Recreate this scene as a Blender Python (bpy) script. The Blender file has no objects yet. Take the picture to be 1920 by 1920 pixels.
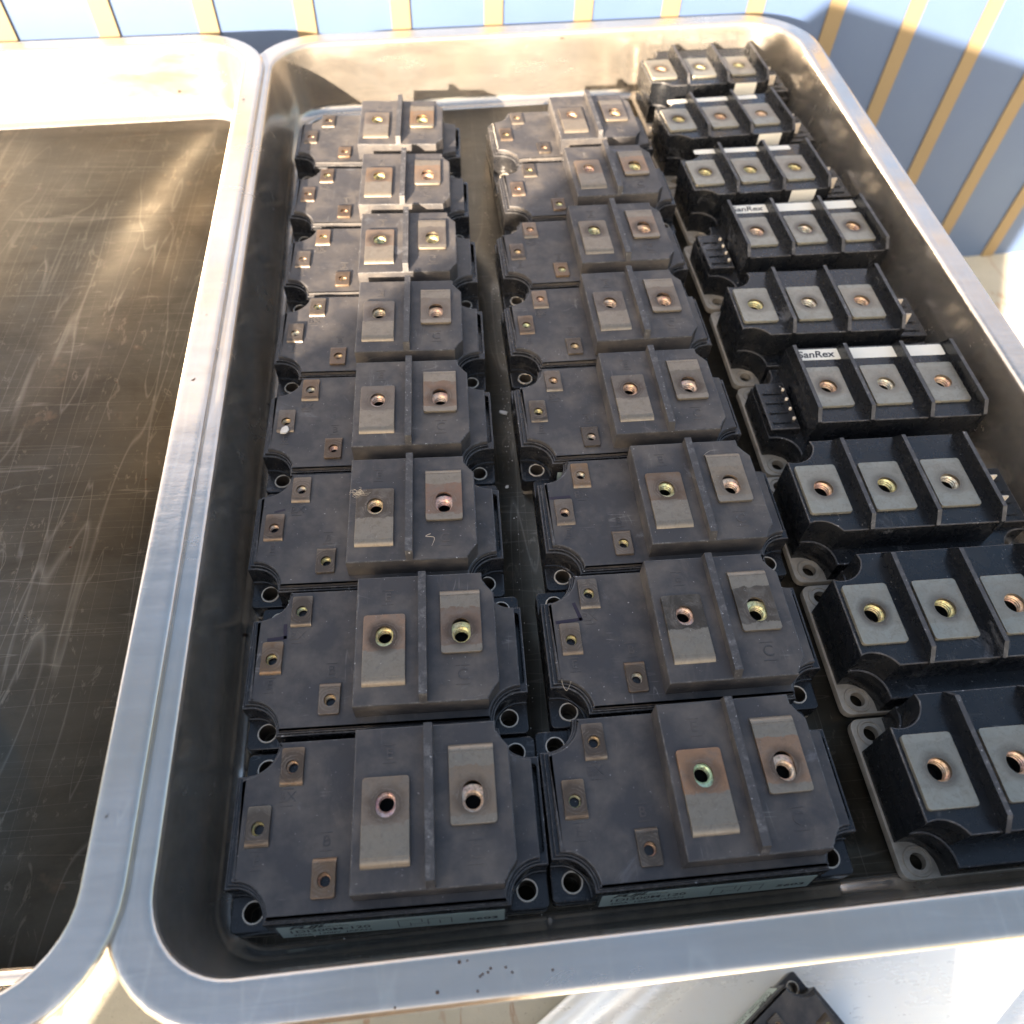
import bpy, math, random
from mathutils import Vector, Matrix, Euler
from mathutils.geometry import tessellate_polygon
R = math.radians
U = 0.001                                   # everything below is written in millimetres
sc = bpy.context.scene
COL = sc.collection

# ------------------------------------------------------------------ camera, world, sun, exposure
cam = bpy.data.cameras.new('camera'); camo = bpy.data.objects.new('camera', cam); COL.objects.link(camo)
cam.sensor_fit = 'HORIZONTAL'; cam.sensor_width = 36.0; cam.lens = 36.0*1456.0/1920.0
camo.location = (37.82*U, -192.78*U, 306.9*U)
camo.rotation_euler = (R(35.105), R(-1.519), R(-3.967))
cam.clip_start = 0.01; cam.clip_end = 60
cam.dof.use_dof = True; cam.dof.focus_distance = 0.325; cam.dof.aperture_fstop = 10.5
sc.camera = camo

SUN_EL = 19.2; SUN_DIR = Vector((-1.3, -2.55, 0)).normalized()      # horizontal direction towards the sun
az = math.atan2(SUN_DIR.x, SUN_DIR.y)
w = bpy.data.worlds.new('World'); sc.world = w; w.use_nodes = True
nt = w.node_tree; nt.nodes.clear()
sky = nt.nodes.new('ShaderNodeTexSky'); sky.sky_type = 'NISHITA'; sky.sun_disc = False
sky.sun_elevation = R(SUN_EL); sky.sun_rotation = az % (2*math.pi)
sky.air_density = 1.2; sky.dust_density = 5.0; sky.ozone_density = .7
bg = nt.nodes.new('ShaderNodeBackground'); bg.inputs['Strength'].default_value = 0.058
wo = nt.nodes.new('ShaderNodeOutputWorld')
nt.links.new(sky.outputs[0], bg.inputs[0]); nt.links.new(bg.outputs[0], wo.inputs[0])
sun = bpy.data.lights.new('sun', 'SUN'); sun.energy = 5.0; sun.angle = R(0.5); sun.color = (1.0, 0.83, 0.64)
suno = bpy.data.objects.new('sun', sun); COL.objects.link(suno)
sd = Vector((SUN_DIR.x*math.cos(R(SUN_EL)), SUN_DIR.y*math.cos(R(SUN_EL)), math.sin(R(SUN_EL))))
suno.rotation_euler = sd.to_track_quat('Z', 'Y').to_euler(); suno.location = (sd*3)
sc.view_settings.view_transform = 'Standard'; sc.view_settings.look = 'None'
sc.view_settings.exposure = 2.8; sc.view_settings.gamma = 1.0; sc.view_settings.use_curve_mapping = False

# ------------------------------------------------------------------ materials
def newmat(name):
    m = bpy.data.materials.new(name); m.use_nodes = True
    t = m.node_tree; b = t.nodes['Principled BSDF']; return m, t, b
class NB:
    """small node builder"""
    def __init__(s, t): s.t = t
    def n(s, ty, **k):
        x = s.t.nodes.new(ty)
        for a, v in k.items(): setattr(x, a, v)
        return x
    def l(s, a, b): s.t.links.new(a, b)
    def coords(s, rnd=True):
        tc = s.n('ShaderNodeTexCoord')
        if not rnd: return tc.outputs['Object']
        oi = s.n('ShaderNodeObjectInfo'); mm = s.n('ShaderNodeMath', operation='MULTIPLY'); mm.inputs[1].default_value = 7.31
        s.l(oi.outputs['Random'], mm.inputs[0])
        va = s.n('ShaderNodeVectorMath', operation='ADD'); s.l(tc.outputs['Object'], va.inputs[0]); s.l(mm.outputs[0], va.inputs[1])
        return va.outputs[0]
    def noise(s, co, scale, detail=4, rough=.6, stretch=None, dist=0):
        if stretch:
            mp = s.n('ShaderNodeMapping'); mp.inputs['Scale'].default_value = stretch
            s.l(co, mp.inputs['Vector']); co = mp.outputs[0]
        x = s.n('ShaderNodeTexNoise'); x.inputs['Scale'].default_value = scale; x.inputs['Detail'].default_value = detail
        x.inputs['Roughness'].default_value = rough; x.inputs['Distortion'].default_value = dist
        s.l(co, x.inputs['Vector']); return x.outputs['Fac']
    def ramp(s, f, stops, interp='LINEAR'):
        r = s.n('ShaderNodeValToRGB'); r.color_ramp.interpolation = interp
        e = r.color_ramp.elements
        while len(e) < len(stops): e.new(.5)
        for q, (p, c) in zip(e, stops):
            q.position = p; q.color = (c, c, c, 1) if isinstance(c, (int, float)) else (*c, 1)
        s.l(f, r.inputs[0]); return r.outputs[0]
    def mix(s, f, a, b, blend='MIX'):
        x = s.n('ShaderNodeMix', data_type='RGBA', blend_type=blend)
        if isinstance(f, (int, float)): x.inputs[0].default_value = f
        else: s.l(f, x.inputs[0])
        for i, v in ((6, a), (7, b)):
            if isinstance(v, tuple): x.inputs[i].default_value = (*v, 1)
            else: s.l(v, x.inputs[i])
        return x.outputs[2]
    def bump(s, b, h, strength, dist):
        x = s.n('ShaderNodeBump'); x.inputs['Strength'].default_value = strength; x.inputs['Distance'].default_value = dist
        s.l(h, x.inputs['Height']); s.l(x.outputs[0], b.inputs['Normal'])

def mat_plastic(name, base, rough, dust, specks=True, dustcol=(.20, .17, .14)):
    m, t, b = newmat(name); N = NB(t); co = N.coords()
    big = N.noise(co, 55, 5, .62)
    c = N.mix(N.ramp(big, [(.42, 0.0), (.78, dust)]), base, dustcol)
    streak = N.noise(co, 60, 6, .7, stretch=(1, .35, 1), dist=.6)
    c = N.mix(N.ramp(streak, [(.58, 0.0), (.75, dust*.55)]), c, dustcol)
    if specks:
        sp = N.noise(co, 900, 2, .5)
        c = N.mix(N.ramp(sp, [(.73, 0.0), (.77, .55)]), c, (.45, .43, .42))
    if specks:
        c = N.mix(N.ramp(N.noise(co, 42, 6, .72, dist=.8), [(.63, 0.0), (.74, .30)]), c, (.27, .28, .31))
        for st, scl in (((1, .10, 1), 60), ((.12, 1, 1), 48)):     # fine scratches
            ln = N.noise(co, scl, 2, .5, stretch=st, dist=1.5)
            mk = N.ramp(N.noise(co, 75, 3, .5, stretch=(1.3, .8, 1)), [(.60, 0.0), (.70, .34)])
            mm = N.n('ShaderNodeMath', operation='MULTIPLY'); N.l(N.ramp(ln, [(.494, 0.0), (.5, 1.0), (.506, 0.0)]), mm.inputs[0]); N.l(mk, mm.inputs[1])
            c = N.mix(mm.outputs[0], c, (.30, .29, .28))
    N.l(c, b.inputs['Base Color'])
    r = N.ramp(N.noise(co, 120, 5, .7), [(.3, rough-.08), (.7, rough+.14)]); N.l(r, b.inputs['Roughness'])
    b.inputs['Specular IOR Level'].default_value = .5
    N.bump(b, N.noise(co, 2600, 3, .6), .12, .00012)
    return m
M_LID = mat_plastic('matte_grey_plastic', (.0355, .0335, .036), .48, .46)
M_BODY = mat_plastic('glossy_black_plastic', (.011, .0115, .0135), .22, .12)
M_GLOSS = mat_plastic('black_bakelite', (.007, .008, .010), .24, .03)

def mat_wear():
    m, t, b = newmat('worn_plastic_edge'); N = NB(t); co = N.coords()
    f = N.noise(co, 260, 6, .75)
    c = N.mix(N.ramp(f, [(.50, 0.0), (.70, .60)]), (.045, .043, .045), (.19, .185, .185))
    c = N.mix(N.ramp(N.noise(co, 700, 3, .6), [(.67, 0.0), (.72, .8)]), c, (.50, .50, .52))
    N.l(c, b.inputs['Base Color']); b.inputs['Roughness'].default_value = .5
    return m
M_WEAR = mat_wear()

def mat_plate(name='tarnished_terminal', clean=(.275, .232, .18)):
    m, t, b = newmat(name); N = NB(t)
    tc = N.n('ShaderNodeTexCoord'); sx = N.n('ShaderNodeSeparateXYZ'); N.l(tc.outputs['Object'], sx.inputs[0])
    oi = N.n('ShaderNodeObjectInfo'); co = N.coords()
    fine = N.noise(co, 700, 6, .7); mid = N.noise(co, 170, 5, .65, dist=.5)
    c = N.mix(N.ramp(mid, [(.35, 0.0), (.75, .40)]), clean, tuple(x*.62 for x in clean))
    # heat-stained half round the screw hole (its colour varies from plate to plate), ending at a ragged line
    y = N.n('ShaderNodeMath', operation='MULTIPLY_ADD'); y.inputs[1].default_value = .0055; N.l(mid, y.inputs[0]); N.l(sx.outputs['Y'], y.inputs[2])
    band = N.ramp(y.outputs[0], [(.0, 0.0), (1, 1.0)])
    mr = N.n('ShaderNodeMapRange'); mr.inputs['From Min'].default_value = -.0034; mr.inputs['From Max'].default_value = -.0030
    N.l(y.outputs[0], mr.inputs['Value'])
    stain = N.ramp(oi.outputs['Random'], [(0, (.30, .165, .075)), (.22, (.23, .145, .085)), (.42, (.13, .11, .095)), (.62, (.34, .205, .12)), (.8, (.20, .16, .12)), (.93, (.065, .052, .045))])
    iv = N.n('ShaderNodeMath', operation='SUBTRACT'); iv.inputs[0].default_value = 1; N.l(oi.outputs['Alpha'], iv.inputs[1])
    stain = N.mix(iv.outputs[0], stain, oi.outputs['Color'])          # plates whose staining the photograph shows clearly
    stain = N.mix(N.ramp(mid, [(.44, 0.0), (.66, .6)]), stain, (.20, .175, .15))
    f = N.n('ShaderNodeMath', operation='MULTIPLY'); N.l(mr.outputs[0], f.inputs[0]); f.inputs[1].default_value = .8
    mr2 = N.n('ShaderNodeMapRange'); mr2.inputs['From Min'].default_value = .0130; mr2.inputs['From Max'].default_value = .0126; N.l(y.outputs[0], mr2.inputs['Value'])
    f2 = N.n('ShaderNodeMath', operation='MULTIPLY'); N.l(f.outputs[0], f2.inputs[0]); N.l(mr2.outputs[0], f2.inputs[1])
    c = N.mix(f2.outputs[0], c, stain)
    c = N.mix(N.ramp(N.noise(co, 420, 6, .75, dist=1.0), [(.50, 0.0), (.72, .45)]), c, (.12, .085, .06))
    # scorch ring round the hole
    ln = N.n('ShaderNodeVectorMath', operation='LENGTH'); cb = N.n('ShaderNodeCombineXYZ')
    N.l(sx.outputs['X'], cb.inputs[0]); N.l(sx.outputs['Y'], cb.inputs[1]); N.l(cb.outputs[0], ln.inputs[0])
    ad = N.n('ShaderNodeMath', operation='MULTIPLY_ADD'); ad.inputs[1].default_value = .004; N.l(mid, ad.inputs[0]); N.l(ln.outputs['Value'], ad.inputs[2])
    ring = N.n('ShaderNodeMapRange'); ring.inputs['From Min'].default_value = .0098; ring.inputs['From Max'].default_value = .0070
    N.l(ad.outputs[0], ring.inputs['Value'])
    rf = N.n('ShaderNodeMath', operation='MULTIPLY'); N.l(ring.outputs[0], rf.inputs[0])
    N.l(N.ramp(oi.outputs['Random'], [(0, .25), (.18, .85), (.34, .15), (.52, .92), (.66, .2), (.82, .8), (1, .3)]), rf.inputs[1])
    c = N.mix(rf.outputs[0], c, (.075, .055, .042))
    wv = N.n('ShaderNodeMath', operation='MULTIPLY'); N.l(ad.outputs[0], wv.inputs[0]); wv.inputs[1].default_value = 5200
    sn = N.n('ShaderNodeMath', operation='SINE'); N.l(wv.outputs[0], sn.inputs[0])
    sc2 = N.n('ShaderNodeMath', operation='MULTIPLY'); N.l(ring.outputs[0], sc2.inputs[0]); N.l(N.ramp(sn.outputs[0], [(.55, 0.0), (.95, .20)]), sc2.inputs[1])
    sc3 = N.n('ShaderNodeMath', operation='MULTIPLY'); N.l(sc2.outputs[0], sc3.inputs[0]); N.l(N.ramp(mid, [(.45, 0.0), (.6, 1.0)]), sc3.inputs[1])
    c = N.mix(sc3.outputs[0], c, (.52, .42, .34))
    c = N.mix(N.ramp(N.noise(co, 420, 4, .8), [(.66, 0.0), (.74, .6)]), c, (.58, .54, .50))
    N.l(c, b.inputs['Base Color']); b.inputs['Metallic'].default_value = .72
    N.l(N.ramp(mid, [(.3, .30), (.7, .52)]), b.inputs['Roughness'])
    N.bump(b, fine, .10, .0001)
    return m
M_PLATE = mat_plate()
M_TAB = mat_plate('pale_nickel_terminal', (.34, .32, .265))
for n_ in M_TAB.node_tree.nodes:                      # these terminals are hardly stained
    if n_.type == 'MATH' and n_.operation == 'MULTIPLY' and abs(n_.inputs[1].default_value-.8) < 1e-6: n_.inputs[1].default_value = .18

def mat_insert():
    m, t, b = newmat('plated_thread'); N = NB(t); oi = N.n('ShaderNodeObjectInfo'); co = N.coords()
    c = N.ramp(oi.outputs['Random'], [(0, (.80, .48, .34)), (.24, (.76, .68, .32)), (.45, (.82, .54, .44)), (.62, (.62, .70, .42)), (.72, (.74, .68, .60)), (.84, (.82, .56, .34))], 'CONSTANT')
    iv = N.n('ShaderNodeMath', operation='SUBTRACT'); iv.inputs[0].default_value = 1; N.l(oi.outputs['Alpha'], iv.inputs[1])
    c = N.mix(iv.outputs[0], c, oi.outputs['Color'])
    ir = N.ramp(N.noise(co, 240, 3, .6), [(.35, (.80, .45, .45)), (.5, (.85, .72, .35)), (.65, (.50, .75, .60))])
    c = N.mix(.28, c, ir)
    c = N.mix(N.ramp(N.noise(co, 900, 4, .7), [(.45, 0.0), (.62, .6)]), c, (.22, .15, .09))
    N.l(c, b.inputs['Base Color']); b.inputs['Metallic'].default_value = .7; b.inputs['Roughness'].default_value = .45
    return m
M_INS = mat_insert()

def simple(name, col, rough=.5, metal=0., noise=None, spec=.5):
    m, t, b = newmat(name)
    b.inputs['Base Color'].default_value = (*col, 1); b.inputs['Roughness'].default_value = rough
    b.inputs['Metallic'].default_value = metal; b.inputs['Specular IOR Level'].default_value = spec
    if noise:
        N = NB(t); sc_, amt, c2 = noise
        N.l(N.mix(N.ramp(N.noise(N.coords(), sc_, 6, .65), [(.38, 0.0), (.68, amt)]), col, c2), b.inputs['Base Color'])
    return m
M_SLEEVE = simple('sleeve_inside', (.20, .165, .13), .4, .7)
M_RING = simple('nickel_ring', (.78, .69, .57), .5, .15, (400, .6, (.30, .25, .20)))
M_THREAD_SHADE = simple('thread_shade', (.10, .06, .035), .6, .3)  # shade between the thread turns, put into the colour
M_BORE_SHADE = simple('bore_shade', (.004, .004, .004), .8)  # plastic pocket under the nut; the shade of its depth is painted black
M_LABEL = simple('silver_green_label', (.55, .64, .58), .42, .0, (120, .35, (.48, .56, .50)))
M_INK = simple('label_ink', (.012, .014, .018), .5)
M_WHITE = simple('white_sticker', (.70, .68, .61), .5, 0, (150, .3, (.66, .64, .55)))
M_NICKEL = simple('nickel_base_plate', (.50, .44, .36), .48, .35, (130, .7, (.28, .235, .18)))
M_MARKER = simple('purple_marker', (.016, .009, .020), .42)
M_CRUMB = simple('white_crumb', (.70, .66, .60), .8, 0, (300, .5, (.45, .38, .30)))
M_FIBRE = simple('fibre', (.50, .42, .32), .7)

def mat_steel(name, base, dirt, dirtcol, r0, r1, scratch=.35, fine_s=.35):
    m, t, b = newmat(name); N = NB(t); co = N.coords(False)
    big = N.noise(co, 11, 7, .68, dist=.9)
    c = N.mix(N.ramp(big, [(.40, 0.0), (.66, dirt)]), base, dirtcol)
    br = N.noise(co, 90, 5, .7, stretch=(.12, 1.6, 1.2)); c = N.mix(N.ramp(br, [(.35, 0.0), (.75, scratch)]), c, tuple(x*.55 for x in base))
    sw = N.noise(co, 110, 5, .7, stretch=(1, .4, .5), dist=2)
    c = N.mix(N.ramp(sw, [(.60, 0.0), (.66, .12), (.70, 0.0)]), c, (.75, .66, .52))
    for st, scl in (((1, .04, 1), 110), ((.035, 1, .3), 150), ((.5, .05, .2), 90)):
        ln = N.noise(co, scl, 1, .4, stretch=st, dist=.15)
        c = N.mix(N.ramp(ln, [(.494, 0.0), (.5, fine_s), (.506, 0.0)]), c, (.80, .74, .64))
    c = N.mix(N.ramp(N.noise(co, 48, 4, .6), [(.64, 0.0), (.78, .22)]), c, (.42, .27, .17))
    c = N.mix(N.ramp(N.noise(co, 9, 5, .6), [(.42, 0.0), (.66, .38)]), c, tuple(x*k for x, k in zip(base, (.98, .84, .66))))
    rs = N.noise(co, 150, 3, .5); c = N.mix(N.ramp(rs, [(.735, 0.0), (.76, .9)]), c, (.085, .035, .018))
    N.l(c, b.inputs['Base Color']); b.inputs['Metallic'].default_value = .88
    N.l(N.ramp(N.noise(co, 40, 7, .7, stretch=(.3, 1, 1), dist=.6), [(.3, r0), (.7, r1)]), b.inputs['Roughness'])
    N.bump(b, N.noise(co, 42, 7, .6, stretch=(.5, 1, 1)), .24, .0014)
    return m
M_STEEL = mat_steel('stainless_steel', (.64, .60, .55), .22, (.46, .41, .34), .13, .30)
M_PAN = mat_steel('grimy_darkened_floor', (.10, .092, .075), .85, (.035, .03, .022), .26, .48, .35, .10)  # grimy floor; its dark reflections are put into the base colour too

# ------------------------------------------------------------------ mesh helpers
class MB:
    def __init__(s): s.v = []; s.f = []; s.mi = []
    def vert(s, p): s.v.append(tuple(p)); return len(s.v)-1
    def face(s, ids, mi=0): s.f.append(tuple(ids)); s.mi.append(mi)
    def loop(s, pts, z): return [s.vert((x, y, z)) for x, y in pts]
    def band(s, a, b, mi=0):
        n = len(a)
        for i in range(n): s.face((a[i], a[(i+1) % n], b[(i+1) % n], b[i]), mi)
    def cap(s, outer, holes, z, mi=0, up=True):
        polys = [[Vector((x, y, 0)) for x, y in outer]]+[[Vector((x, y, 0)) for x, y in h] for h in holes]
        flat = [p for q in polys for p in q]; base = len(s.v)
        for p in flat: s.v.append((p.x, p.y, z))
        for t in tessellate_polygon(polys):
            a, b, c = (flat[i] for i in t)
            cr = (b-a).cross(c-a).z
            if abs(cr) < 1e-12: continue
            t = [base+i for i in t]
            if (cr > 0) != up: t.reverse()
            s.face(t, mi)
    def prism(s, outer, z0, z1, holes=(), c=.4, mi=0, wear=None, hole_z=None, bottom=False):
        wm = mi if wear is None else wear
        lo = s.loop(outer, z0); a = s.loop(outer, z1-c)
        s.band(lo, a, mi)
        i1 = offset(outer, -.3*c); i2 = offset(outer, -c)
        b = s.loop(i1, z1-.3*c); s.band(a, b, wm); d = s.loop(i2, z1); s.band(b, d, wm)
        s.cap(i2, holes, z1, mi)
        for h in holes:
            hz = z0 if hole_z is None else hole_z
            ht = s.loop(h, z1); hb = s.loop(h, hz)
            s.band(hb, ht, mi) if area(h) < 0 else s.band(ht, hb, mi)
        if bottom: s.cap(outer, holes if hole_z is None else (), z0, mi, up=False)
    def box(s, x0, x1, y0, y1, z0, z1, c=.3, mi=0, wear=None):
        s.prism([(x0, y0), (x1, y0), (x1, y1), (x0, y1)], z0, z1, c=c, mi=mi, wear=wear, bottom=True)
    def lathe(s, prof, cx=0, cy=0, n=28, mi=0):
        prev = None
        for r, z in prof:
            cur = [s.vert((cx+r*math.cos(2*math.pi*i/n), cy+r*math.sin(2*math.pi*i/n), z)) for i in range(n)]
            if prev: s.band(prev, cur, mi)
            prev = cur
        return prev
    def tube(s, pts, r, n=6, mi=0, taper=False):
        prev = None; k = len(pts)
        for i, p in enumerate(pts):
            d = (Vector(pts[min(i+1, k-1)])-Vector(pts[max(i-1, 0)])).normalized()
            u = d.cross(Vector((0, 0, 1)));  u = u.normalized() if u.length > 1e-4 else Vector((1, 0, 0)); w_ = u.cross(d)
            rr = r*(1-.7*i/k) if taper else r
            cur = [s.vert(Vector(p)+u*rr*math.cos(2*math.pi*j/n)+w_*rr*math.sin(2*math.pi*j/n)) for j in range(n)]
            if prev: s.band(prev, cur, mi)
            prev = cur
    def build(s, name, mats, parent=None, origin=(0, 0, 0), sharp=32):
        me = bpy.data.meshes.new(name); o = Vector(origin)
        me.from_pydata([((x-o.x)*U, (y-o.y)*U, (z-o.z)*U) for x, y, z in s.v], [], s.f)
        for m in (mats if isinstance(mats, (list, tuple)) else [mats]): me.materials.append(m)
        me.polygons.foreach_set('material_index', s.mi)
        me.polygons.foreach_set('use_smooth', [True]*len(s.f))
        me.update(); me.set_sharp_from_angle(angle=R(sharp))
        ob = bpy.data.objects.new(name, me); COL.objects.link(ob); ob.location = o*U
        if parent: ob.parent = parent
        return ob
def area(p): return .5*sum(p[i][0]*p[(i+1) % len(p)][1]-p[(i+1) % len(p)][0]*p[i][1] for i in range(len(p)))
def offset(p, d):
    """mitred outward offset of a counter-clockwise polygon"""
    n = len(p); out = []
    for i in range(n):
        a, b, c = p[i-1], p[i], p[(i+1) % n]
        e1 = (b[0]-a[0], b[1]-a[1]); e2 = (c[0]-b[0], c[1]-b[1])
        l1 = math.hypot(*e1) or 1; l2 = math.hypot(*e2) or 1
        n1 = (e1[1]/l1, -e1[0]/l1); n2 = (e2[1]/l2, -e2[0]/l2)
        mx, my = n1[0]+n2[0], n1[1]+n2[1]; q = mx*mx+my*my
        k = 2/q if q > .4 else 1.5
        out.append((b[0]+d*mx*k, b[1]+d*my*k))
    return out
def arc(cx, cy, r, a0, a1, n=10): return [(cx+r*math.cos(R(a0+(a1-a0)*i/n)), cy+r*math.sin(R(a0+(a1-a0)*i/n))) for i in range(n+1)]
def rrect(x0, x1, y0, y1, r, n=4):
    return arc(x1-r, y0+r, r, -90, 0, n)+arc(x1-r, y1-r, r, 0, 90, n)+arc(x0+r, y1-r, r, 90, 180, n)+arc(x0+r, y0+r, r, 180, 270, n)
def circ(cx, cy, r, n=24): return [(cx+r*math.cos(2*math.pi*i/n), cy+r*math.sin(2*math.pi*i/n)) for i in range(n)]
def slot(cx, cy, r, ext, n=10): return arc(cx, cy+ext, r, 0, 180, n)+arc(cx, cy-ext, r, 180, 360, n)
def notched(xl, xr, yf, yb, cx, cy, r, rr=None):
    """outline with a concave quarter-round cut out of each corner, counter-clockwise from the front left"""
    rr = rr or r
    return ([(xl, -cy+r)] + arc(-cx, -cy, r, 90, 0) + [(-cx+r, yf)] + [(cx-rr, yf)] + arc(cx, -cy, rr, 180, 90) +
            ([(xr, -cy+rr)] if xr > cx+.01 else []) + ([(xr, cy-rr)] if xr > cx+.01 else []) + arc(cx, cy, rr, 270, 180) + [(cx-rr, yb)] +
            [(-cx+r, yb)] + arc(-cx, cy, r, 0, -90) + [(xl, cy-r)])
def empty(name, loc, rz=0, label=None, cat=None, group=None):
    o = bpy.data.objects.new(name, None); COL.objects.link(o); o.empty_display_size = .01
    o.location = Vector(loc)*U; o.rotation_euler = (0, 0, R(rz)); tag(o, label, cat, group); return o
def tag(o, label=None, cat=None, group=None, kind=None):
    if label: o['label'] = label
    if cat: o['category'] = cat
    if group: o['group'] = group
    if kind: o['kind'] = kind
    return o
def text_verts(txt, size, thick=.12, shear=0, bold=0, align='CENTER', sx=1.0):
    cu = bpy.data.curves.new('t', 'FONT'); cu.body = txt; cu.size = size; cu.extrude = thick/2; cu.offset = bold
    cu.align_x = align; cu.align_y = 'CENTER'; cu.shear = shear; cu.resolution_u = 3
    ob = bpy.data.objects.new('t', cu); COL.objects.link(ob)
    bpy.context.view_layer.update()
    me = bpy.data.meshes.new_from_object(ob.evaluated_get(bpy.context.evaluated_depsgraph_get()))
    vs = [(v.co.x*sx, v.co.y, v.co.z) for v in me.vertices]; fs = [tuple(p.vertices) for p in me.polygons]
    bpy.data.objects.remove(ob); bpy.data.curves.remove(cu); bpy.data.meshes.remove(me)
    return vs, fs
def add_text(mb, txt, size, place, mi=0, **k):
    vs, fs = text_verts(txt, size, **k); b = len(mb.v)
    for v in vs: mb.v.append(tuple(place(*v)))
    for f in fs: mb.face([b+i for i in f], mi)
def children(o): return [c for c in bpy.data.objects if c.parent == o]
def copy_tree(o, parent=None):
    c = o.copy(); COL.objects.link(c)
    if parent: c.parent = parent
    for ch in KIDS.get(o.name, []): copy_tree(ch, c)
    return c
KIDS = {}
def index_kids():
    KIDS.clear()
    for o in bpy.data.objects:
        if o.parent: KIDS.setdefault(o.parent.name, []).append(o)

# ------------------------------------------------------------------ the setting: concrete, ribbed sheet, fence behind
rnd = random.Random(5)
def mat_ground():
    m, t, b = newmat('stained_concrete'); N = NB(t); co = N.coords(False)
    c = N.mix(N.ramp(N.noise(co, 14, 8, .7), [(.3, 0.0), (.7, 1.0)]), (.55, .51, .41), (.44, .41, .32))
    c = N.mix(N.ramp(N.noise(co, 30, 5, .6, stretch=(2.2, .6, 1), dist=.8), [(.60, 0.0), (.66, .6)]), c, (.34, .17, .09))
    c = N.mix(N.ramp(N.noise(co, 420, 3, .6), [(.66, 0.0), (.72, .7)]), c, (.14, .11, .08))
    N.l(c, b.inputs['Base Color']); b.inputs['Roughness'].default_value = .8
    N.bump(b, N.noise(co, 90, 6, .7), .4, .001); return m
g = MB(); g.face([g.vert(p) for p in ((-9000, -9000, -264), (9000, -9000, -264), (9000, 9000, -264), (-9000, 9000, -264))])
tag(g.build('ground', mat_ground()), kind='structure')
def mat_sheet():
    m, t, b = newmat('galvanised_sheet'); N = NB(t); co = N.coords(False)
    c = N.mix(N.ramp(N.noise(co, 8, 7, .7), [(.35, 0.0), (.7, .8)]), (.86, .90, .92), (.88, .86, .80))
    c = N.mix(N.ramp(N.noise(co, 380, 3, .6), [(.70, 0.0), (.73, .75)]), c, (.16, .11, .07))
    N.l(c, b.inputs['Base Color']); b.inputs['Metallic'].default_value = .25; N.l(N.ramp(N.noise(co, 25, 6, .7, stretch=(.3, 1, 1)), [(.35, .18), (.65, .42)]), b.inputs['Roughness']); N.bump(b, N.noise(co, 14, 4, .6), .2, .003); return m
dv = Vector((.84, .5426)); nv = Vector((.5426, -.84))
prof = [(186.8, -263.9), (187.3, -250), (199.5, -250), (208.5, -262.5), (223.5, -262.5), (232.5, -250)]
n0 = 232.5
for k in range(4):
    n0 += 110; prof += [(n0, -250), (n0+9, -262.5), (n0+24, -262.5), (n0+33, -250)]; n0 += 33
prof += [(n0+60, -250)]
s = MB(); ca = []; cb = []
for n_, z_ in prof:
    for lst, tt in ((ca, -380), (cb, 700)):
        p = dv*tt+nv*n_; lst.append(s.vert((p.x, p.y, z_)))
for i in range(len(ca)-1): s.face((ca[i], cb[i], cb[i+1], ca[i+1]))
sh = s.build('ribbed_sheet', mat_sheet(), sharp=20)
tag(sh, 'pale ribbed galvanised sheet lying on the concrete below the front rim', 'metal sheet')
sh.modifiers.new('t', 'SOLIDIFY').thickness = -.0008

FX = 5.0      # the fence follows the back of the tray
fr = empty('panel_fence', (110, 505, -264), FX, 'pale blue panel fence with cream battens behind the tray', 'fence')
def mat_panel(name, a, b_, rough):
    m, t, b = newmat(name); N = NB(t); co = N.coords(False)
    N.l(N.mix(N.ramp(N.noise(co, 6, 6, .6), [(.35, 0.0), (.7, .6)]), a, b_), b.inputs['Base Color']); b.inputs['Roughness'].default_value = rough; return m
M_PB = mat_panel('panel_blue', (.052, .088, .18), (.068, .11, .20), .5); M_PC = mat_panel('batten_cream', (.165, .125, .07), (.19, .145, .08), .6)  # blue tone for the panel, cream tone for the battens
f = MB(); f.box(-1500, 1500, 0, 14, 0, 900, c=1); f.build('panel', M_PB, fr)
SP = 75.0
for k in range(-15, 16):
    f = MB(); x = k*SP-32; f.box(x-7.5, x+7.5, -2.2, -.2, 0, 900, c=.8); f.build('batten', M_PC, fr)

# unseen carton added behind the camera to shade the front of the tray
bx = empty('added_shade_box', (-356, -678, -264), 45, 'unseen brown carton added in front of the trays to cast shade', 'box')
M_CARD = simple('cardboard', (.36, .25, .15), .8, 0, (20, .5, (.28, .19, .11)))
f = MB(); f.box(-320, 320, -300, 0, 0, 664, c=2); f.build('shade_box_body', M_CARD, bx)
f = MB(); f.box(-320, 320, -300, -151, 665, 668, c=.6); f.build('shade_box_flap', M_CARD, bx)
f = MB(); f.box(-320, 320, -149, 0, 665, 668, c=.6); f.build('shade_box_flap', M_CARD, bx)

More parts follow.
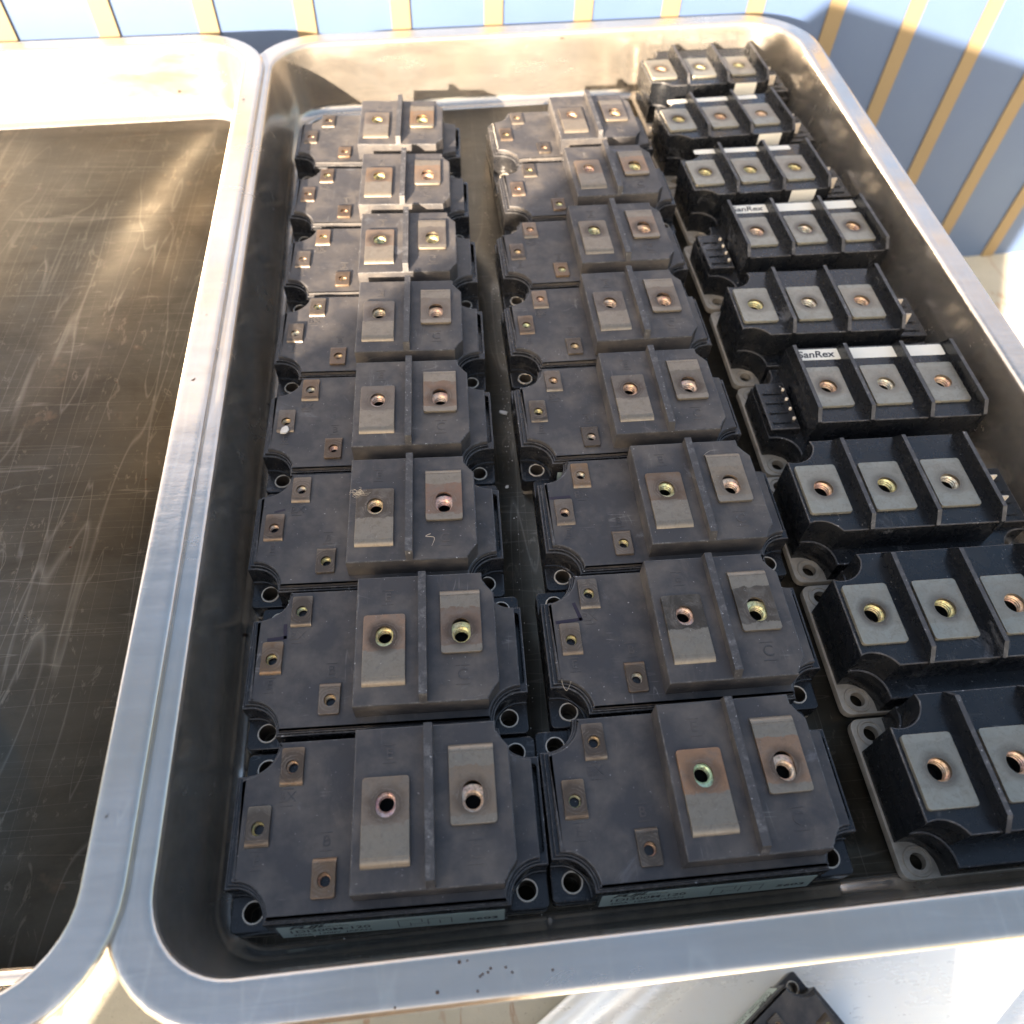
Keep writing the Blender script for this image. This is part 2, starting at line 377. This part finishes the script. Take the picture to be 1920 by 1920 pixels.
# ------------------------------------------------------------------ trays and the stand under them
def inter(p, q, r_, s_):
    (x1, y1), (x2, y2), (x3, y3), (x4, y4) = p, q, r_, s_
    d = (x1-x2)*(y3-y4)-(y1-y2)*(x3-x4)
    a = x1*y2-y1*x2; b = x3*y4-y3*x4
    return ((a*(x3-x4)-(x1-x2)*b)/d, (a*(y3-y4)-(y1-y2)*b)/d)
def round_quad(c, off, rad0, n=10, rf=None):
    q = offset(c, off) if off else list(c); out = []
    for i in range(4):
        rad = rf if (rf and i < 2) else rad0
        a, b, d = Vector(q[i-1]), Vector(q[i]), Vector(q[(i+1) % 4])
        u = (a-b).normalized(); v = (d-b).normalized(); ang = u.angle(v)
        t = rad/math.tan(ang/2); ctr = b+(u+v).normalized()*(rad/math.sin(ang/2))
        p0 = b+u*t; p1 = b+v*t; a0 = math.atan2(*(p0-ctr).yx); a1 = math.atan2(*(p1-ctr).yx)
        while a1 < a0: a1 += 2*math.pi
        out += [(ctr.x+rad*math.cos(a0+(a1-a0)*k/n), ctr.y+rad*math.sin(a0+(a1-a0)*k/n)) for k in range(n+1)]
    return out
L1_, L2_ = (-70.2, 80.4), (-81.0, 370.); F1, F2 = (-35.3, -169.6), (133.4, -163.6)
B1, B2 = (.9, 406.), (223., 427.3); R1_, R2_ = (311., -150.), (299., 365.)
QUAD = [inter(L1_, L2_, F1, F2), inter(F1, F2, R1_, R2_), inter(R1_, R2_, B1, B2), inter(B1, B2, L1_, L2_)]
def tray(name, quad, z, label, fl=11.5):
    m = MB(); H = 46; rc = 36
    root = empty(name, (0, 0, z), 0, label, 'tray', 'steel trays side by side')
    prof = [(-14, 0), (-11.5, .5), (-9.2, 1.7), (-7.6, 3.7), (-7, 6.2), (-5.2, 15), (-3.6, 26), (-2.0, 38), (-1.2, 43.2), (-.8, 44.7), (-.1, 45.6), (.9, 45.9), (2.5, 45.9),
            (fl-1.5, 45.8), (fl, 45.9), (fl+1.0, 45.5), (fl+1.7, 44.6), (fl+1.8, 43.4), (fl+1.2, 42.3), (fl, 42.0)]
    loops = [m.loop(round_quad(quad, o, rc+o, rf=27+o), zz) for o, zz in prof]
    for a, b in zip(loops, loops[1:]): m.band(b, a)
    w_ = m.build('pan_wall', M_STEEL, root, sharp=60)
    sm = w_.modifiers.new('t', 'SOLIDIFY'); sm.thickness = .0008; sm.offset = -1
    f_ = MB(); fl_ = round_quad(quad, -14, rc-14, rf=13)
    f_.cap(offset(fl_, .05), [], 0.0); fo = f_.build('pan_floor', M_PAN, root)
    for md in (fo.modifiers.new('t', 'SOLIDIFY'),): md.thickness = .0008; md.offset = -1
    return root
# ragged wear marks on the front flange of the tray belong to the material; the trays themselves:
tray('steel_tray', QUAD, 0, 'stainless steel tray packed with three columns of black modules')
W = 377.0
q2 = [(x-W+(-10 if i in (1, 2) else -10), y-4+(0 if i in (1, 2) else 2)) for i, (x, y) in enumerate(QUAD)]
# set the neighbour so that its right rim overlaps the left rim of the full tray
LN1, LN2 = (-88.5, 80.4), (-97.6, 370.)
q2 = [(-455, -172), inter(F1, F2, LN1, LN2), inter((-400, 372), (-100, 398), LN1, LN2), (-470, 367)]
tray('steel_tray', q2, 2.8, 'nearly empty stainless steel tray whose rim overlaps the full one at left')
st = empty('trestle_stand', (-80, 120, -264), 2, 'grey steel stand carrying the two trays', 'stand')
M_ST = simple('grey_steel_paint', (.20, .21, .22), .5, .3)
f = MB(); f.box(-330, 330, -255, 250, 250, 262.5, c=1); f.build('stand_top', M_ST, st)
for x in (-310, 310):
    for y in (-235, 230):
        f = MB(); f.box(x-15, x+15, y-15, y+15, 0, 249.5, c=1); f.build('leg', M_ST, st)

# ------------------------------------------------------------------ dark grey transistor module (108 x 60 mm)
CX, CY = 51., 29.
def nut(bm, cx, cy, zt, rb, ro, depth, n=28):
    """pressed-in nut: bright flanks, crests coloured dark as thread shade, then the plastic pocket painted black for its depth"""
    th = 3.6 if rb > 2 else 2.6; pt = 1.2 if rb > 2 else .85
    bm.lathe([(ro, zt-.25), (ro-.3, zt), (rb+.75, zt), (rb+.55, zt-.3)], cx, cy, n, 0)
    z = zt-.3
    while z > zt-th:
        bm.lathe([(rb+.5*pt, z), (rb+.05, z-pt*.45)], cx, cy, n, 0)
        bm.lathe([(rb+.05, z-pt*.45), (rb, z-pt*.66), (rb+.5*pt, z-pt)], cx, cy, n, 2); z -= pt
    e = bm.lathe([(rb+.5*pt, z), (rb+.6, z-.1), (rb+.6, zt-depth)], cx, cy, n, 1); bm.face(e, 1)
def plate(parent, x0, x1, y0, y1, zt, bend, hc, hr, ext, nc, rb, base):
    """terminal strip: rounded at one end, bent down over the plastic at the other ('f' front, 'b' back)"""
    m = MB(); t = 1.15; r = 3.4 if x1-x0 > 10 else 2.2; drop = zt-base+.25; amax = math.acos(1-drop/r); r0 = r*math.sin(amax); cr = 1.2 if x1-x0 > 10 else .8
    hole = slot(hc[0], hc[1], hr, ext)
    if bend == 'f': outl = [(x0, y0+r0), (x1, y0+r0)]+arc(x1-cr, y1-cr, cr, 0, 90, 4)+arc(x0+cr, y1-cr, cr, 90, 180, 4)
    else: outl = arc(x1-cr, y0+cr, cr, -90, 0, 4)+[(x1, y1-r0), (x0, y1-r0)]+arc(x0+cr, y0+cr, cr, 180, 270, 4)
    m.prism(outl, zt-t, zt, holes=[hole], c=.22)
    yb, sg = (y0+r0, -1) if bend == 'f' else (y1-r0, 1)
    rows = []
    for k in range(7):
        a = amax*k/6; rows.append([m.vert((x, yb+sg*r*math.sin(a), zt-r+r*math.cos(a))) for x in (x0, x1)])
    for a, b in zip(rows, rows[1:]): m.face((a[0], b[0], b[1], a[1]) if sg < 0 else (a[1], b[1], b[0], a[0]))
    for j in (0, 1):
        x = (x0, x1)[j]; c_ = m.vert((x, yb, base-.3)); ids = [q[j] for q in rows]
        for a, b in zip(ids, ids[1:]): m.face((c_, a, b) if (j == 1) == (sg > 0) else (c_, b, a))
    o = m.build('terminal_plate', M_PLATE, parent, origin=(hc[0], hc[1], zt))
    n_ = MB(); nut(n_, nc[0], nc[1], zt-1.5, rb, hr+1.1+ext*.6, 7.5 if rb > 2 else 5.5)
    io = n_.build('threaded_insert', [M_INS, M_BORE_SHADE, M_THREAD_SHADE], o, sharp=15, origin=(nc[0], nc[1], zt)); io.location = (Vector((nc[0], nc[1], zt))-Vector((hc[0], hc[1], zt)))*U
    return o
def make_grey():
    root = empty('power_module', (0, 0, 0), 0, 'x', 'power module')
    ears = [(sx*46.5, sy*24) for sx in (-1, 1) for sy in (-1, 1)]
    h = MB()
    h.prism(rrect(-54, 54, -30.2, 30.2, 2.0), 3, 11, holes=[circ(x, y, 3.86) for x, y in ears], c=.5, bottom=True)
    h.prism(notched(-54, 54, -30.0, 30.0, CX, CY, 10.0), 10.8, 13.0, c=.8)
    pocket = rrect(44.6, 52.9, -15.0, 16.0, 1.6)
    h.prism(notched(-53.9, 53.9, -29.9, 29.9, CX, CY, 10.6), 12, 23.0, holes=[pocket], c=.5, hole_z=16.5, wear=1)
    h.cap(offset(pocket, -.05), [], 16.6)
    h.prism(notched(-52.6, 43.9, -29.4, 29.4, CX, CY, 11.5), 22.9, 24.4, c=.35, wear=1)
    h.build('housing', [M_BODY, M_WEAR], root)
    bp_ = MB(); bp_.prism(rrect(-53.8, 53.8, -30.0, 30.0, 2.0), .1, 2.95, holes=[circ(x, y, 3.4) for x, y in ears], c=.2, bottom=True)
    bp_.build('base_plate', M_NICKEL, root)
    l = MB()
    zp, zb = 26.4, 36.3
    lidh = [slot(-33.9, 19.3, 3.0, .4), slot(-43.8, -.9, 3.0, .4), slot(-20.6, -18.6, 3.0, .4)]
    l.prism(notched(-51.0, 43.4, -28.7, 28.7, CX, CY, 12.3), 24.2, zp, holes=lidh, c=.6, wear=1, hole_z=17)
    blk = ([(-10.9, -25.5), (38.5, -25.5), (38.5, -24.5)]+[p for p in arc(CX, -CY, 12.9, 180, 90, 12) if p[0] < 42.7 and p[1] > -24.4]+[(42.8, -18.6), (42.8, 18.6)] +
           [p for p in arc(CX, CY, 12.9, 270, 180, 12) if p[0] < 42.7 and p[1] < 24.4]+[(38.5, 24.5), (38.5, 28.1), (-10.9, 28.1)])
    l.prism(blk, zp-.5, zb, holes=[slot(.3, 1.3, 4.5, .7), slot(29.4, 2.2, 4.7, 1.3)], c=.55, wear=1, hole_z=26)
    # tall rib between the two main terminals, leaning edges at both ends
    for (a, b) in (((13.3, 16.3), .5),):
        ys = [(-25.3, zb-.2), (-23.6, 40.6), (27.4, 40.6), (28.1, zb-.2)]
        la = [l.vert((a[0], y, z)) for y, z in ys]; lb = [l.vert((a[1], y, z)) for y, z in ys]
        l.face(la[::-1]); l.face(lb)
        for i in range(3): l.face((la[i], lb[i], lb[i+1], la[i+1]) if i != 1 else (la[1], lb[1], lb[2], la[2]), 1 if i != 2 else 0)
    lid = l.build('lid', [M_LID, M_WEAR], root)
    def at(x0, y0, z0, s=1): return lambda x, y, z: (x0+x, y0+y, z0+z)
    for t_, x, y, z, sz in (('E', 1.2, 18.6, zb, 5.4), ('C', 29.4, -15.4, zb, 6.4), ('BX', -35.0, 9.0, zp, 5.0), ('E', -43.7, -11.0, zp, 5.0), ('B', -20.7, -6.4, zp, 5.0)):
        tx = MB(); add_text(tx, t_, sz, at(x, y, z), thick=.34)
        for dy in (-sz*.58, sz*.58): tx.box(x-sz*.42, x+sz*.42, y+dy-.14, y+dy+.14, z-.1, z+.13, c=.03)
        tx.build('embossed_letter', M_LID, lid)
    plate(root, -7.7, 8.2, -18.4, 10.5, zb+1.5, 'f', (.3, 1.3), 3.35, .9, (.3, 2.0), 2.55, zb)
    plate(root, 21.6, 37.2, -7.0, 20.4, zb+1.5, 'b', (29.4, 2.0), 3.55, 1.7, (29.4, .9), 2.65, zb)
    plate(root, -37.9, -29.9, 12.7, 26.2, zp+1.2, 'f', (-33.9, 19.3), 2.15, .25, (-33.9, 19.5), 1.7, zp)
    plate(root, -47.8, -39.8, -7.0, 6.5, zp+1.2, 'f', (-43.8, -.9), 2.15, .25, (-43.8, -.7), 1.7, zp)
    plate(root, -24.7, -16.8, -24.1, -11.4, zp+1.2, 'b', (-20.6, -18.6), 2.15, .25, (-20.6, -18.6), 1.7, zp)
    for i, (x, y) in enumerate(ears):
        rg = MB(); rg.lathe([(3.2, 3.05), (3.2, 11.3)], 0, 0, 32, 1); rg.lathe([(3.2, 11.3), (3.3, 11.45), (3.72, 11.45), (3.83, 11.2), (3.83, 10)], 0, 0, 32)
        o = rg.build('mounting_ring', [M_RING, M_SLEEVE], root); o.location = (x*U, y*U, 0)
    h2 = MB()                                   # sloping foot of the side wall that carries the label
    ya, yb_, za, zb_ = -31.35, -30.02, 3.0, 16.5
    def wedge(mb, x0, x1, d, e):
        a = [mb.vert(p) for p in ((x0, ya-d, za+e), (x0, yb_-d, zb_-e), (x0, -29.5, zb_-e), (x0, -29.5, za+e))]; b = [mb.vert(p) for p in ((x1, ya-d, za+e), (x1, yb_-d, zb_-e), (x1, -29.5, zb_-e), (x1, -29.5, za+e))]
        mb.face(a); mb.face(b[::-1])
        for i in range(4): mb.face((a[i], b[i], b[(i+1) % 4], a[(i+1) % 4]))
    wedge(h2, -38.6, 39.3, 0, 0); h2.build('label_foot', M_BODY, root)
    lb = MB(); wedge(lb, -37.5, 38.3, .1, .25); lo = lb.build('side_label', M_LABEL, root)
    pr = MB()
    S_ = lambda z: ya+(yb_-ya)*(z-za)/(zb_-za)-.125
    fr_ = lambda x0, z0: (lambda x, y, z: (x0+x, S_(z0-1.6+y)-z*.1, z0-1.6+y))
    add_text(pr, 'FUJI', 4.3, fr_(-28.5, 16.2), shear=.35, bold=.16, sx=1.5)
    add_text(pr, 'ELECTRIC', 1.6, fr_(-18.5, 15.2), sx=1.3)
    add_text(pr, '1DI300M-120', 4.4, fr_(-21.0, 11.3), bold=.04, sx=1.12)
    add_text(pr, '300A  1200V  JAPAN', 2.7, fr_(-20.5, 7.1), bold=.03, sx=1.12)
    for x0, x1, z0, z1 in ((2, 2.3, 6.5, 15), (2, 10, 14.8, 15.1), (10, 10.3, 11, 15), (2, 8, 6.4, 6.7), (12, 12.3, 7, 14), (12, 20, 13.8, 14.1), (16, 16.3, 7.5, 12), (20, 20.3, 7, 14), (6, 6.3, 7, 11), (6, 13, 9, 9.3)):
        z0 = z0*.92-.6; z1 = z1*.92-.6
        q_ = [pr.vert(p) for p in ((x0, S_(z0), z0), (x1, S_(z0), z0), (x1, S_(z1), z1), (x0, S_(z1), z1))]; pr.face(q_)
    lp = pr.build('label_print', M_INK, lo)
    p2 = MB(); add_text(p2, '5603', 3.6, fr_(31.0, 9.2), bold=.08, sx=1.45); p2.build('date_code', M_INK, lo)
    return root
GREY = make_grey(); index_kids()
PL = {'L1': (7.4, -122.7, .52), 'L2': (5.4, -60.9, .26), 'L3': (0, 0, 0), 'L4': (-.7, 61.1, .04), 'L5': (-1.9, 121.9, -.36), 'L6': (-3.1, 183., 0), 'L7': (-5.3, 245.3, -.77), 'L8': (-8.5, 309.8, -1.01),
      'R1': (116., -119.7, 1.39), 'R2': (121.7, -58.6, 1.08), 'R3': (125.8, 2.7, 1.15), 'R4': (119.4, 63.2, 1.62), 'R5': (118.5, 125.2, 2.13), 'R6': (118.3, 187.6, 2.56), 'R7': (123.1, 250.3, 3.02), 'R8': (119.7, 313.3, 3.22)}
LB = {'L1': 'dark grey module at the front left corner of the tray with a scuffed rib',
      'L2': 'dark grey module second from front in the left column with a marker stroke',
      'L3': 'dark grey module third from front in the left column with a tuft of fibre',
      'L4': 'dark grey module fourth from the front in the left column, white crumb on it',
      'L5': 'dark grey module fifth from the front in the left column, half in sunlight',
      'L6': 'sunlit dark grey module third from the back in the left column',
      'L7': 'sunlit dark grey module second from the back in the left column',
      'L8': 'sunlit dark grey module at the back end of the left column',
      'R1': 'dark grey module at the front of the middle column with a silver side label',
      'R2': 'dark grey module second from front in the middle column with scorched terminals',
      'R3': 'dark grey module third from front in the middle column with a marker stroke',
      'R4': 'dark grey module fourth from front in the middle column beside a paint chip',
      'R5': 'dark grey module fifth from the front in the middle column',
      'R6': 'dark grey module third from the back in the middle column',
      'R7': 'dark grey module second from the back in the middle column',
      'R8': 'dark grey module at the back end of the middle column, sun on its left face'}
ROOT = {}
for k, (x, y, a) in PL.items():
    o = GREY if k == 'L1' else copy_tree(GREY)
    o.location = (x*U, y*U, .0004); o.rotation_euler = (0, 0, R(a)); tag(o, LB[k], 'power module', 'dark grey modules in two columns'); ROOT[k] = o
o = copy_tree(GREY); o.location = (198*U, -216.5*U, -.2495); o.rotation_euler = (0, 0, R(213))
tag(o, 'lone dark grey module lying on the ribbed sheet below the tray', 'power module'); o.pop('group', None) if 'group' in o else None
index_kids()
# colours of the stains and threads that can be read on the nearest modules (main terminals E, C)
SHOW = {'R1': ((.40, .20, .10), (.50, .80, .55), (.34, .19, .11), (.80, .56, .46)), 'R2': ((.028, .022, .018), (.85, .52, .46), (.06, .045, .035), (.78, .74, .38)),
        'R3': ((.17, .10, .06), (.72, .72, .38), (.26, .20, .14), (.84, .58, .46)), 'R4': ((.12, .10, .085), (.80, .46, .34), (.13, .105, .08), (.82, .56, .48)),
        'R5': ((.11, .09, .08), (.82, .56, .46), (.16, .12, .09), (.82, .48, .34)), 'L1': ((.24, .17, .12), (.86, .52, .54), (.26, .18, .12), (.84, .56, .46)),
        'L2': ((.32, .19, .12), (.82, .72, .34), (.20, .12, .08), (.78, .74, .36)), 'L3': ((.07, .052, .04), (.80, .56, .34), (.24, .13, .085), (.82, .50, .48)),
        'L4': ((.15, .12, .10), (.80, .50, .44), (.19, .11, .07), (.80, .50, .42)), 'L5': ((.13, .11, .10), (.66, .50, .36), (.17, .13, .10), (.80, .50, .38))}
for k, v in SHOW.items():
    pl = sorted((c for c in KIDS[ROOT[k].name] if c.name.startswith('terminal_plate') and c.location.z > .034), key=lambda c: c.location.x)
    for q, p_ in enumerate(pl):
        p_.color = (*v[q*2], 0)
        for c in KIDS.get(p_.name, []): c.color = (*v[q*2+1], 0)
def lid_of(k): return [c for c in KIDS[ROOT[k].name] if c.name.startswith('lid')][0]
def stroke(k, pts, wdt=1.5):
    m = MB()
    for (x0, y0), (x1, y1) in zip(pts, pts[1:]):
        d = Vector((x1-x0, y1-y0)).normalized(); n_ = Vector((-d.y, d.x))*wdt/2; e = d*wdt*.35
        p = [(x0-e.x-n_.x, y0-e.y-n_.y), (x1+e.x-n_.x, y1+e.y-n_.y), (x1+e.x+n_.x, y1+e.y+n_.y), (x0-e.x+n_.x, y0-e.y+n_.y)]
        m.prism(p, 26.40, 26.46, c=.01)
    m.build('marker_stroke', M_MARKER, lid_of(k))
stroke('R3', [(-49.3, 8.0), (-40.5, 8.3)]); stroke('R2', [(-40.5, 15.5), (-38.6, 8.4), (-48.5, 7.6)])
stroke('L2', [(-40.0, 14.0), (-39.6, 8.6), (-46.0, 8.0)]); stroke('L3', [(-44.5, 8.3), (-40.5, 9.4)], 1.0)

# ------------------------------------------------------------------ black three-terminal modules of the right-hand column
BC = (50., 27.)
def make_black(kind, strip=True, sticker=False):
    root = empty('rectifier_module', (0, 0, 0), 0, 'x', 'power module')
    ears = [(sx*46.5, sy*24) for sx in (-1, 1) for sy in (-1, 1)]
    p = MB(); p.prism(rrect(-54, 54, -30.2, 30.2, 4.0), .1, 3.6, holes=[circ(x, y, 3.0) for x, y in ears], c=.3, bottom=True)
    for x, y in ears: p.lathe([(5.6, 3.6), (5.3, 4.1), (4.6, 4.1), (4.2, 3.3), (3.0, 3.0)], x, y, 28)
    p.build('base_plate', M_NICKEL, root)
    h = MB()
    h.prism(notched(-53, 53, -29.6, 29.6, *BC, 10.0), 3.6, 17, c=.6, wear=1)
    if kind == 'A': tabs = (-43, -13.5, 16.0); fins = (-28.2, 1.3, 30.8); xl, xr, gate = -54, 31.5, (33, 52.8)
    else: tabs = (-23.5, 6.0, 35.5); fins = (-35.0, -8.8, 20.8, 47.5); xl, xr, gate = -36, 48.5, (-52.8, -38)
    holes = [circ(x, 0, 5.2) for x in tabs]
    yf, yb = -22, 28.5
    if kind == 'A': o_ = [(xl, -17)]+arc(-50, -27, 10.8, 110, 28, 8)+[(-40.0, yf), (xr, yf), (xr, yb), (-40.0, yb)]+arc(-50, 27, 10.8, -8, -110, 8)+[(xl, 17)]
    else: o_ = [(xl, yf), (xr, yf), (xr, yb), (xl, yb)]
    h.prism(o_, 16.5, 32.5, holes=holes, c=.5, wear=1, hole_z=22)
    g0, g1 = gate
    h.prism([(g0, -15.5), (g1, -15.5), (g1, 15.5), (g0, 15.5)], 16.5, 21.5, c=.6, wear=1)
    for i in range(4): h.box(g0+2, g1-3.5, -12+i*6.5, -11.2+i*6.5, 21.3, 22.2, c=.1)
    for x in fins:
        pf = [(yf-.6, 26.), (yf-.6, 33.5), (yf+4, 38.8), (yb-4, 38.8), (yb, 32.4), (yb, 26)]
        a = [h.vert((x-.95, y, z)) for y, z in pf]; b = [h.vert((x+.95, y, z)) for y, z in pf]
        h.face(a[::-1]); h.face(b)
        for i in range(5): h.face((a[i], b[i], b[i+1], a[i+1]), 1 if i in (1, 2, 3) else 0)
    hb = h.build('housing', [M_GLOSS, M_WEAR], root)
    for x in tabs:
        t = MB(); t.prism(rrect(x-9.4, x+9.4, -13.2, 13.2, 1.4), 32.5, 34.0, holes=[circ(x, 0, 4.3)], c=.3, bottom=True)
        o = t.build('terminal_plate', M_TAB, root, origin=(x, 0, 34.0))
        n_ = MB(); nut(n_, 0, .3, -1.6, 3.3, 5.1, 8.0)
        n_.build('threaded_insert', [M_INS, M_BORE_SHADE, M_THREAD_SHADE], o)
    if strip:
        s_ = MB(); a, b = (-43, 22) if kind == 'A' else (-34, 46)
        s_.prism(rrect(a, b, 19.6 if kind == 'B' else 22.4, 27.2, 1), 32.45, 32.62, c=.04); so = s_.build('name_strip', M_WHITE, root)
        if kind == 'B':
            tt = MB(); add_text(tt, 'SanRex', 6.4, lambda x, y, z: (-22.3+x, 23.3+y, 32.66+z*.2), bold=.14, shear=.2, sx=1.0); tt.build('strip_print', M_INK, so)
    if sticker:
        s_ = MB(); s_.box(7, 23, yf-.22, yf-.02, 23.4, 32.0, c=.05); s_.build('white_sticker', M_WHITE, root)
    if kind == 'A':
        for y in (-6, 6):
            s_ = MB(); s_.box(38, 44, y-.4, y+.4, 21, 28.5, c=.1); s_.build('gate_blade', M_RING, root)
    else:
        for y in (-9.5, -3, 3.5, 10):
            s_ = MB(); s_.lathe([(.8, 21.4), (.8, 22.6), (.4, 23.0), (.05, 23.1)], g1-1.8, y, 10); s_.build('gate_pin', M_RING, root)
    return root
A_ = make_black('A', sticker=True); B_ = make_black('B'); P_ = make_black('A', strip=False); S_1 = make_black('A', strip=False, sticker=True); index_kids()
BL = [(S_1, 236.0, 387.5, 4.5, 'black three-terminal module at the back end of the right column'),
      (A_, 235.5, 319.5, 6.0, 'black three-terminal module second from back in the right column'),
      (A_, 240.3, 255.0, 4.0, 'black three-terminal module third from the back of the right column'),
      (B_, 238.5, 192.0, 3.0, 'glossy black module fourth from the back of the right column with gate pins'),
      (P_, 241.0, 127.6, 1.0, 'glossy black module without a name strip, between the two that carry name strips'),
      (B_, 242.5, 66.0, 1.0, 'glossy black module sixth from the back of the right column, readable name strip'),
      (P_, 240.5, 4.5, 1.0, 'black three-terminal module third from the front of the right column'),
      (P_, 242.5, -57.5, 1.2, 'black three-terminal module second from the front of the right column'),
      (P_, 244.5, -119.5, 1.5, 'black three-terminal module at the front end of the right column')]
used = set()
for src, x, y, a, lab in BL:
    if src.name in used: o = copy_tree(src)
    else: o = src; used.add(src.name)
    o.location = (x*U, y*U, .0004); o.rotation_euler = (0, 0, R(a)); tag(o, lab, 'power module', 'black modules in the right column')

# ------------------------------------------------------------------ litter: paint chip, fibres, crumbs
def chip(name, x, y, z, s, lab, rz=0, mat=M_CRUMB, cat='chip'):
    m = MB(); n = 9; rr = random.Random(int(x*7+y)); o_ = [(s*(.6+.5*rr.random())*math.cos(6.283*i/n)*1.5, s*(.5+.5*rr.random())*math.sin(6.283*i/n)) for i in range(n)]
    m.prism(o_, 0, s*.35, c=s*.12, bottom=True); o = m.build(name, mat); o.location = (x*U, y*U, z*U); o.rotation_euler = (0, 0, R(rz)); tag(o, lab, cat); return o
chip('paint_chip', 61.0, 86.0, .3, 1.9, 'white paint chip on the tray floor between the left and middle columns', -25)
chip('plaster_crumb', -44.5, 54.5, 28.0, 2.1, 'white plaster crumb on the small terminal of the fourth module in the left column', 60, cat='crumb')
chip('paint_flake', 59.5, 37.0, .3, .9, 'small white flake on the tray floor nearer the front', 30)
def fibre(pts, r, lab):
    m = MB(); P = [Vector(p) for p in pts]; out = []
    for i in range(len(P)-1):
        p0, p1, p2, p3 = P[max(i-1, 0)], P[i], P[i+1], P[min(i+2, len(P)-1)]
        for k in range(6):
            t = k/6; out.append(.5*((2*p1)+(p2-p0)*t+(2*p0-5*p1+4*p2-p3)*t*t+(3*p1-p0-3*p2+p3)*t**3))
    out.append(P[-1]); m.tube(out, r, 5, taper=True); o = m.build('fibre_strand', M_FIBRE); tag(o, lab, 'fibre')
def W_(k, pts, z):
    x, y, a = PL[k]; c, s_ = math.cos(R(a)), math.sin(R(a)); return [(x+c*u-s_*v, y+s_*u+c*v, z+(d if False else 0)) for u, v in pts]
fibre(W_('R3', [(21.5, 20), (25, 22.5), (28, 22.8), (32, 25), (35, 27.2)], 36.6), .16, 'pale hair across the back of the third module in the middle column')
fibre(W_('R3', [(31, -13), (35, -14), (38, -17), (38.3, -22)], 36.6), .12, 'fine hair curling beside the letter C in the middle column')
fibre(W_('L3', [(23.5, -13), (21.5, -14.2), (25, -15), (24, -19)], 36.7), .2, 'curled straw coloured fibre beside the letter C in the left column')
fibre(W_('R2', [(-48, -12), (-49.5, -17), (-48, -21), (-44, -14), (-40, -13)], 26.6), .12, 'loop of grey hair on the second module from front in the middle column')
fibre(W_('L1', [(-30, -2), (-31.5, -5), (-30.5, -9), (-29, -10)], 26.6), .12, 'thin fibre on the low part of the front left module')
# tuft of fibre: one object of many hairs nobody could count
m = MB(); rr = random.Random(3); cx_, cy_, _ = W_('L3', [(-7.5, 8.5)], 0)[0]
for i in range(46):
    a = rr.uniform(0, 6.28); ln = rr.uniform(1.2, 4.2); x0 = cx_+rr.uniform(-1.6, 2.4); y0 = cy_+rr.uniform(-1.2, 1.2)
    p = [(x0, y0, 37.95), (x0+ln*.4*math.cos(a), y0+ln*.4*math.sin(a)*.6, 38.6), (x0+ln*.8*math.cos(a+.5), y0+ln*.8*math.sin(a+.5)*.6, 38.5), (x0+ln*math.cos(a+1), y0+ln*math.sin(a+1)*.6, 38.0)]
    m.tube(p, .06, 4)
tag(m.build('fibre_tuft', M_FIBRE), 'tuft of tangled straw fibre on the main terminal of the third left module', 'fibre', kind='stuff')
# crumbs: too many and too small to count
m = MB(); rr = random.Random(11)
def crumb(x, y, z, s):
    o_ = [(x+s*(.5+.6*rr.random())*math.cos(6.283*i/5), y+s*(.5+.6*rr.random())*math.sin(6.283*i/5)) for i in range(5)]
    m.prism(o_, z, z+s*.6, c=s*.2)
for k in PL:
    for i in range(20):
        blk_ = rr.random() < .5
        u, v = (rr.uniform(-9, 41), rr.uniform(-24, 26)) if blk_ else (rr.uniform(-49, -13), rr.uniform(-14, 14))
        if blk_ and (12.6 < u < 17 or (-8.5 < u < 9 and -19 < v < 11) or (21 < u < 38 and -8 < v < 21)): continue
        if not blk_ and ((-38.5 < u < -29.3 and v > 12) or (-48.4 < u < -39.2 and -7.6 < v < 7.1) or (-25.3 < u < -16.2 and v < -10.8)): continue
        q = W_(k, [(u, v)], 36.3 if blk_ else 26.4)[0]; crumb(q[0], q[1], q[2], rr.choice((.12, .16, .2, .24, .42)))
for i in range(150): crumb(rr.uniform(60, 64) if i % 3 else rr.uniform(-62, 290), rr.uniform(-140, 300) if i % 3 else rr.uniform(-156, -152), .02, rr.uniform(.15, .45))
for i in range(60): crumb(rr.uniform(-63, -55), rr.uniform(-60, 60), .02, rr.uniform(.12, .35))
tag(m.build('dust_crumbs', M_CRUMB), 'tiny pale crumbs scattered over the modules and the tray floor', 'crumbs', kind='stuff')
# rust pits on the front rim
m = MB()
for x, y, s_ in ((40, -171.6, .45), (44.4, -171.6, .4), (31, -169.4, .6), (33.3, -169.2, .35), (37.6, -172.9, .42), (39.2, -172.5, .42), (36.9, -173.4, .42), (46.2, -173, .4), (58, -173.2, .4), (24.5, -176.5, .55), (36, -177, .4), (12.5, -179.4, .4)):
    m.lathe([(s_*1.0, 45.8), (s_*.9, 45.93), (s_*.4, 45.98), (.02, 46.0)], x, y, 10)
tag(m.build('rust_spots', simple('rust', (.055, .026, .016), .85)), 'small dark rust spots on the front rim of the tray', 'rust', kind='stuff')
